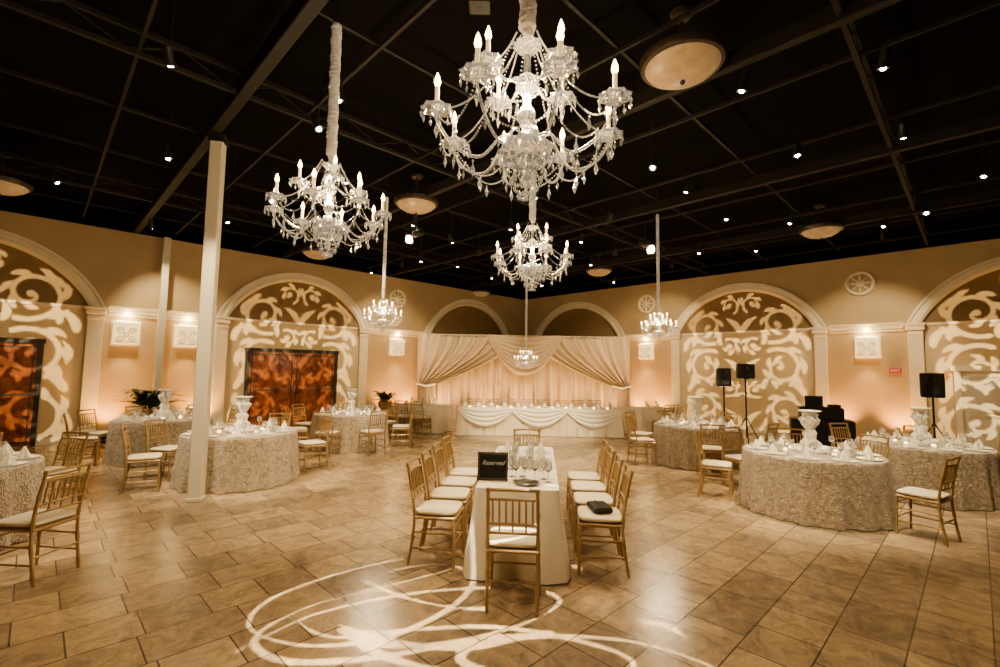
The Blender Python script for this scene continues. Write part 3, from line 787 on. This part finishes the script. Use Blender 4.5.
def round_table(t, chairs, nset=10, lab="round banquet table in champagne rosette cloth", ph=0):
    thing("round_table", [("tablecloth", clo, Z0, 0, "champagne rosette-textured floor-length cloth"), ("table_top", ttop, Z0, 0, None), ("pedestal", tped, Z0, 0, None)],
          (t[0], t[1], 0), ph, 1, lab, "table", "round tables")
    for k in range(nset):
        a = 2 * pi * k / nset + ph
        setting(t[0] + .65 * cos(a), t[1] + .65 * sin(a), a + pi / 2)
    thing("centerpiece_vase", [("vase", vs_, Z0, 0, None), ("dish", vd, Z0, 0, None)], (t[0], t[1], .762), ph, 1,
          "ornate white sculptural vase centrepiece with shallow dish", "vase", "table centrepieces")
    obj("flower_ring", wr_m, (t[0], t[1], .762), 0, 1, None, "ring of white flowers around a vase", "flowers", None, "flower rings")
    for k in range(6):
        a = k * pi / 3 + .6 + ph
        thing("votive_candle", [("cup", vot, Z0, 0, None), ("candle", votf, Z0, 0, "glowing candle")], (t[0] + .31 * cos(a), t[1] + .31 * sin(a), .762), 0, 1,
              "small glass votive candle on round table", "candle", "votive candles")
    for c in chairs: chair_at(t, c if not isinstance(c, tuple) else c[0], 1.17 if not isinstance(c, tuple) else c[1])
round_table(T[0], [(214, 1.22), 178, 92, 46], ph=.1)
round_table(T[1], [(150, 1.17), (-58, 1.17), 24, 68, 108], ph=.3)
round_table(T[2], [125, 85], ph=.2)
chair(-3.95, 4.15, rad(84), "a round table")
round_table(T[3], [185, 145, 100, 60, 225], ph=.5)
round_table(T[4], [-95, -50, 5, 60, 110, 165, 215], ph=.0)
round_table(T[5], [188, -102, -50, 40, 95, 140], ph=.4)
round_table(T[6], [150, 100, 50, 0], ph=.7)

# ------------------------------------------------------------------ rectangular cloths
def cloth_rect(Lx, W, H=.76, flare=.06, amp=.012, m=M_white, freq=16, cf=.07):
    r = .05; hx, hy = Lx / 2, W / 2; per = []
    def seg(p, q, n):
        for i in range(n): per.append((p[0] + (q[0] - p[0]) * i / n, p[1] + (q[1] - p[1]) * i / n))
    nl = int(Lx / .04); nw = int(W / .04)
    corners = [((hx - r), (hy - r), 0), (-(hx - r), (hy - r), pi / 2), (-(hx - r), -(hy - r), pi), ((hx - r), -(hy - r), 3 * pi / 2)]
    for i, (cx, cy, a) in enumerate(corners):
        for k in range(7): per.append((cx + r * cos(a + pi / 2 * k / 7), cy + r * sin(a + pi / 2 * k / 7)))
        p = (cx + r * cos(a + pi / 2), cy + r * sin(a + pi / 2)); nx = corners[(i + 1) % 4]
        q = (nx[0] + r * cos(nx[2]), nx[1] + r * sin(nx[2])); seg(p, q, nl if i % 2 == 0 else nw)
    n = len(per); vs = []; fs_ = []
    lv = [(0, 0)] + [(k / 10, k / 10) for k in range(1, 11)]
    acc = 0; arc = []
    for i in range(n):
        arc.append(acc); acc += math.dist(per[i], per[(i + 1) % n])
    for (t, f) in lv:
        for i, (x, y) in enumerate(per):
            cfac = min(1, max(0, 1 - min(abs(abs(x) - hx) + abs(abs(y) - hy), .5) / .35))
            nxv = 1 if x > hx - .051 else (-1 if x < -hx + .051 else 0); nyv = 1 if y > hy - .051 else (-1 if y < -hy + .051 else 0)
            off = f * (flare + cf * cfac + amp * sin(arc[i] * freq) + amp * .6 * sin(arc[i] * freq * 1.7 + 1))
            l = math.hypot(nxv, nyv) or 1
            vs.append((x + nxv / l * off, y + nyv / l * off, H - (H - .012) * t))
    for j in range(len(lv) - 1):
        for i in range(n):
            q = j * n + i; w = j * n + (i + 1) % n
            fs_.append((q, w, w + n, q + n))
    fs_.append(tuple(range(n - 1, -1, -1)))
    return B().add(vs, fs_).mesh("tablecloth", m, True)
def under(Lx, W):
    q = B().box((0, 0, .73), (Lx - .04, W - .04, .03))
    tt = q.mesh("table_top", M_frame)
    lg = B().tube([(0, 0, 0), (0, 0, .72)], .02, 8).mesh("leg", M_iron)
    return [("table_top", tt, Z0, 0, None)] + [("leg", lg, (a * (Lx / 2 - .12), b_ * (W / 2 - .1), 0), 0, None) for a in (-1, 1) for b_ in (-1, 1)]
ct = Vector((.27, 5.38, 0)); crot = rad(90 - 5)
thing("long_table", [("tablecloth", cloth_rect(2.35, .74, flare=.035, amp=.016, freq=20, cf=.085), Z0, 0, "plain ivory floor-length cloth")] + under(2.35, .74), ct, crot, 1,
      "long rectangular table in plain ivory cloth", "table")
ux = Vector((cos(crot), sin(crot), 0)); uy = Vector((-sin(crot), cos(crot), 0))
for i in range(4):
    for e in (-1, 1):
        p = ct + ux * (-.82 + i * .53) + uy * (e * .76)
        d = -uy * e
        chair(p.x, p.y, math.atan2(-d.x, d.y) + random.uniform(-.05, .05), "a long table", "chairs at the long table")
        if i > 0:
            s_ = ct + ux * (-.78 + i * .5) + uy * (e * .21)
            setting(s_.x, s_.y, math.atan2(-d.x, d.y), .12)
p = ct - ux * 1.53; chair(p.x + .0, p.y, math.atan2(-ux.x, ux.y), "a long table", "chairs at the long table")
p = ct + ux * 1.53; chair(p.x, p.y, math.atan2(ux.x, -ux.y), "a long table", "chairs at the long table")
pb = ct + ux * (-.80) - uy * .76
obj("clutch_bag", B().box((0, 0, .03), (.26, .18, .05), ch=.012).box((0, -.0, .057), (.26, .012, .006)).mesh("clutch_bag", M_gear), (pb.x, pb.y, .505), crot + .2, 1, None, "flat black clutch bag lying on a chair seat", "bag")
cb = obj("chalkboard_sign", None, (-.05, 4.52, .762), rad(-4), 1, None, "small black chalkboard sign with white lettering on table", "sign")
q = B(); Mt = Matrix.Rotation(rad(-8), 4, 'X')
q.box((0, 0, .13), (.26, .012, .22), Mt)
obj("board", q.mesh("board", M_chalk), Z0, 0, 1, cb)
q = B()
for x in (-.135, .135): q.box((x, 0, .13), (.018, .02, .262), Mt)
for z in (.01, .25): q.box((0, 0, z), (.285, .02, .018), Mt)
obj("frame", q.mesh("frame", M_frame), Z0, 0, 1, cb)
obj("easel_leg", B().tube([(0, .03, .2), (0, .10, .004)], .006, 6).mesh("easel_leg", M_frame), Z0, 0, 1, cb)
lt = text_mesh("Reserved", .056, M_signw, .0005, .5)
obj("lettering", lt, (0, .010, .16), (rad(82), rad(0), 0), 1, cb, "white chalk script lettering")
for i, (dx, dy) in enumerate(((.17, .0), (.26, .05), (.35, .0), (.44, .06), (.14, .16), (.24, .17), (.47, -.06))):
    obj("wine_glass", glass, (.0 + dx, 4.54 + dy, .762), 0, 1, None, "clear stemmed wine glass on a long table", "glass", None, "stemmed glasses")
obj("serving_tray", B().lathe([(.001, 0), (.10, 0), (.115, .012), (.12, .018), (.11, .015), (.097, .006), (.001, .006)], 30).mesh("serving_tray", mat("silver_tray", (.5, .47, .42), .2, .9, color2=(.45, .42, .38), nscale=5), True), (.26, 4.40, .762), 0, 1, None, "round silver serving tray on a long table", "tray")

# ------------------------------------------------------------------ head table
def swag_mesh(w, sag, n=40, folds=5, depth=.05, m=M_swag, base=.05):
    def f(u, v):
        c = 4 * u * (1 - u)
        z = -(v * (base + sag * c) + (1 - v) * .02 * c)
        return (w * (u - .5), -.03 - depth * (c ** .5) * (.4 + .6 * abs(sin(v * pi * folds))) * (.5 + .5 * v), z)
    return B().grid(f, n, folds * 6).mesh("swag", m, True)
def skirted(cx, cy, Lx, rot, nsw, lab):
    parts = [("tablecloth", cloth_rect(Lx, .76, m=M_skirt, flare=.02, amp=.018, freq=24), Z0, 0, "pleated ivory skirt")] + under(Lx, .76)
    w = Lx / nsw
    sm = swag_mesh(w, .42, 24, 4, .05, M_white, .10)
    for i in range(nsw): parts.append(("swag", sm, (-Lx / 2 + w * (i + .5), -.39, .765), 0, "white draped swag"))
    thing("head_table", parts, (cx, cy, 0), rot, 1, lab, "table", "head table sections")
skirted(1.12, 13.4, 4.5, 0, 3, "long head table with white swagged skirt")
aL = math.atan2(-.7, 1.6); aR = math.atan2(.7, 1.35)
wl = Vector((-2.28, 13.95, 0)); wrr = Vector((4.42, 13.98, 0))
skirted(wl.x, wl.y, 1.55, aL, 1, "angled head table wing with white swagged skirt")
skirted(wrr.x, wrr.y, 1.35, aR, 1, "angled head table wing with white swagged skirt")
for i in range(12):
    setting(-.95 + i * .375, 13.45, pi, .14, near=False)
for i in range(8):
    chair(-.72 + i * .52, 14.2, pi, "the head table", "chairs at the head table")
for (w0, a, n) in ((wl, aL, 3), (wrr, aR, 2)):
    dx = Vector((cos(a), sin(a), 0)); nn = Vector((sin(a), -cos(a), 0))
    for i in range(n):
        p = w0 + dx * ((i - (n - 1) / 2) * .50) + nn * .76
        chair(p.x, p.y, a, "the head table", "chairs at the head table")
        s_ = w0 + dx * ((i - (n - 1) / 2) * .40) + nn * .16
        setting(s_.x, s_.y, a, .14, near=False)
for i in range(11):
    thing("votive_candle", [("cup", vot, Z0, 0, None), ("candle", votf, Z0, 0, "glowing candle")], (-.8 + i * .38, 13.12, .762), 0, 1.2,
          "small glass votive candle on head table", "candle", "votive candles")

# ------------------------------------------------------------------ drapes
D0 = Vector((-2.95, 17.15, 0)); D1 = Vector((4.72, 17.35, 0)); dw = (D1 - D0).length; dm = (D0 + D1) / 2; da = math.atan2(D1.y - D0.y, D1.x - D0.x)
root = obj("drape_backdrop", None, dm, da, 1, None, "floor-length champagne drape backdrop with beige swags", "curtain")
def cur(u, v):
    x = dw * (u - .5)
    return (x, .11 * sin(x * 17) + .03 * sin(x * 31 + 1) + .01 * sin(x * 7), 3.05 * v + .01)
obj("curtain", B().grid(cur, 620, 6).mesh("curtain", M_drape, True), Z0, 0, 1, root)
obj("crossbar", B().tube([(-dw / 2, 0, 3.06), (dw / 2, 0, 3.06)], .025, 10).mesh("crossbar", M_trim), Z0, 0, 1, root)
def drop(sgn):
    def f(u, v):
        t = 1 - v
        xo = dw / 2
        tt = min(t / .60, 1)
        xin = (xo - .62) * (tt ** 1.5)
        if t > .60: xin = xo - .62 - .25 * (t - .60) / .40
        x = sgn * (xin + (xo - xin) * u)
        sagz = .10 * sin(pi * u) * (1 - tt)
        return (x, -.28 - .10 * sin(u * 56) - .03 * sin(u * 97) - .06 * sin(pi * tt), 3.05 * v + .01 - sagz)
    return B().grid(f, 240, 40).mesh("side_panel", M_swag, True)
for e in (-1, 1):
    obj("side_panel", drop(e), Z0, 0, 1, root, "beige panel swept back to the side")
    obj("tieback", B().tube([(e * (dw / 2 - .68), -.38, 1.28), (e * (dw / 2 - .35), -.46, 1.20), (e * (dw / 2 + .0), -.38, 1.28)], .035, 8).mesh("tieback", M_white, True), Z0, 0, 1, root)
sw = swag_mesh(2.6, 1.25, 60, 8, .20, M_swag, .20)
obj("swag", sw, (0, -.42, 3.06), 0, 1, root, "deep beige centre swag")
for i in range(5):
    x = -2.0 + i * 1.45
    thing("uplight", [("housing", upm, Z0, 0, None), ("lens", upl, Z0, 0, "amber lit lens")], (x, 16.25, 0), 0, 1, "small black floor uplight washing the drapes", "floor light", "floor uplights")
    lamp('SPOT', "uplight_beam", (x, 16.25, .2), 150, (1, .55, .17), .06, (x, 17.2, 1.5), 95, .9)

# ------------------------------------------------------------------ plants
def plant(x, y, h, lab, n=34, k_=1.0):
    pot = B().lathe([(.001, 0), (.14, 0), (.16, .03), (.13, .08), (.20, h * .7), (.23, h), (.20, h), (.17, h - .06), (.001, h - .06)], 20).mesh("pot", M_pot, True)
    q = B(); rnd = random.Random(int(x * 10))
    for i in range(n):
        a = rnd.uniform(0, 2 * pi); l = rnd.uniform(.3, .6) * k_; up = rnd.uniform(.2, .55) * k_
        c = Vector((cos(a), sin(a), 0)); s_ = Vector((-sin(a), cos(a), 0)); base = Vector((0, 0, h - .07)); pts = []
        for k in range(7):
            t = k / 6
            cpt = base + c * (l * t) + Vector((0, 0, up * (t * 1.9 - t * t * 1.3)))
            w = .05 * k_ * sin(pi * min(.98, t * .9 + .08))
            pts += [cpt - s_ * w, cpt + s_ * w]
        q.add(pts, [(2 * k, 2 * k + 1, 2 * k + 3, 2 * k + 2) for k in range(6)])
    thing("potted_plant", [("pot", pot, Z0, 0, "terracotta-brown planter"), ("foliage", q.mesh("foliage", M_leaf, True), Z0, 0, None)], (x, y, 0), 0, 1, lab, "plant")
plant(-7.75, 10.55, .85, "leafy green plant in a tall planter by the wall", 80, 1.3)
plant(-3.75, 15.6, .7, "leafy green plant in a planter beside the drapes", 44, 1.1)

# ------------------------------------------------------------------ speakers / DJ
def speaker(x, y, rot, zc, h, w, lab):
    q = B().box((0, 0, zc), (w, w * .9, h), ch=.02)
    g = B().box((0, -w * .46, zc), (w * .88, .02, h * .92), ch=.005)
    g.lathe([(.001, 0), (w * .3, 0), (w * .36, .02), (w * .36, .03), (.001, .01)], 20, Matrix.Translation((0, -w * .46, zc - h * .18)) @ Matrix.Rotation(pi / 2, 4, 'X'))
    g.lathe([(.001, 0), (w * .14, 0), (w * .18, .02), (w * .18, .03), (.001, .01)], 16, Matrix.Translation((0, -w * .46, zc + h * .25)) @ Matrix.Rotation(pi / 2, 4, 'X'))
    parts = [("cabinet", q.mesh("cabinet", M_gear), Z0, 0, None), ("grille", g.mesh("grille", M_gear), Z0, 0, None),
             ("pole", B().tube([(0, 0, .25), (0, 0, zc - h / 2 + .02)], .02, 8).mesh("pole", M_gear), Z0, 0, None)]
    for k in range(3):
        a = 2 * pi * k / 3 + .5
        lg = B().tube([(0, 0, .75), (.42 * cos(a), .42 * sin(a), .012)], .013, 6).tube([(0, 0, .3), (.22 * cos(a), .22 * sin(a), .36)], .008, 6)
        parts.append(("tripod_leg", lg.mesh("tripod_leg", M_gear), Z0, 0, None))
    thing("speaker_on_stand", parts, (x, y, 0), rot, 1, lab, "speaker")
speaker(5.75, 12.1, -.35, 1.70, .46, .34, "black loudspeaker on a tripod stand")
speaker(6.05, 11.6, -.35, 1.86, .36, .38, "black loudspeaker raised on a tripod stand")
speaker(9.90, 10.8, -.7, 1.60, .56, .42, "large black loudspeaker on a stand by the wall")
dj = [("table_body", B().box((0, 0, .42), (1.15, .6, .84), ch=.02).mesh("table_body", M_gear), Z0, 0, None),
      ("equipment_case", B().box((0, .0, .97), (.8, .5, .26), ch=.02).box((0, -.26, .97), (.7, .02, .18)).mesh("equipment_case", M_gear), Z0, 0, None),
      ("laptop", B().box((-.1, .05, 1.11), (.34, .24, .02)).box((-.1, .17, 1.22), (.34, .015, .22)).mesh("laptop", M_gear), Z0, 0, None),
      ("mixer", B().box((.25, 0, 1.13), (.22, .3, .06), ch=.01, ).mesh("mixer", M_gear), Z0, 0, None)]
thing("dj_booth", dj, (7.05, 10.4, 0), -.5, 1, "black DJ stand with cases and laptop", "dj equipment")

# ------------------------------------------------------------------ camera + world
w = bpy.data.worlds.new("World"); scene.world = w; w.use_nodes = True
w.node_tree.nodes["Background"].inputs[0].default_value = (.02, .015, .01, 1)
cam = bpy.data.cameras.new("camera"); cam.sensor_width = 36; cam.lens = 470 / 1000 * 36; cam.clip_start = .05
co = bpy.data.objects.new("camera", cam); COL.objects.link(co)
co.matrix_world = Matrix.Translation((0, 0, 1.8)) @ Matrix.Rotation(rad(94.44), 4, 'X') @ Matrix.Rotation(.015, 4, 'Z')
scene.camera = co
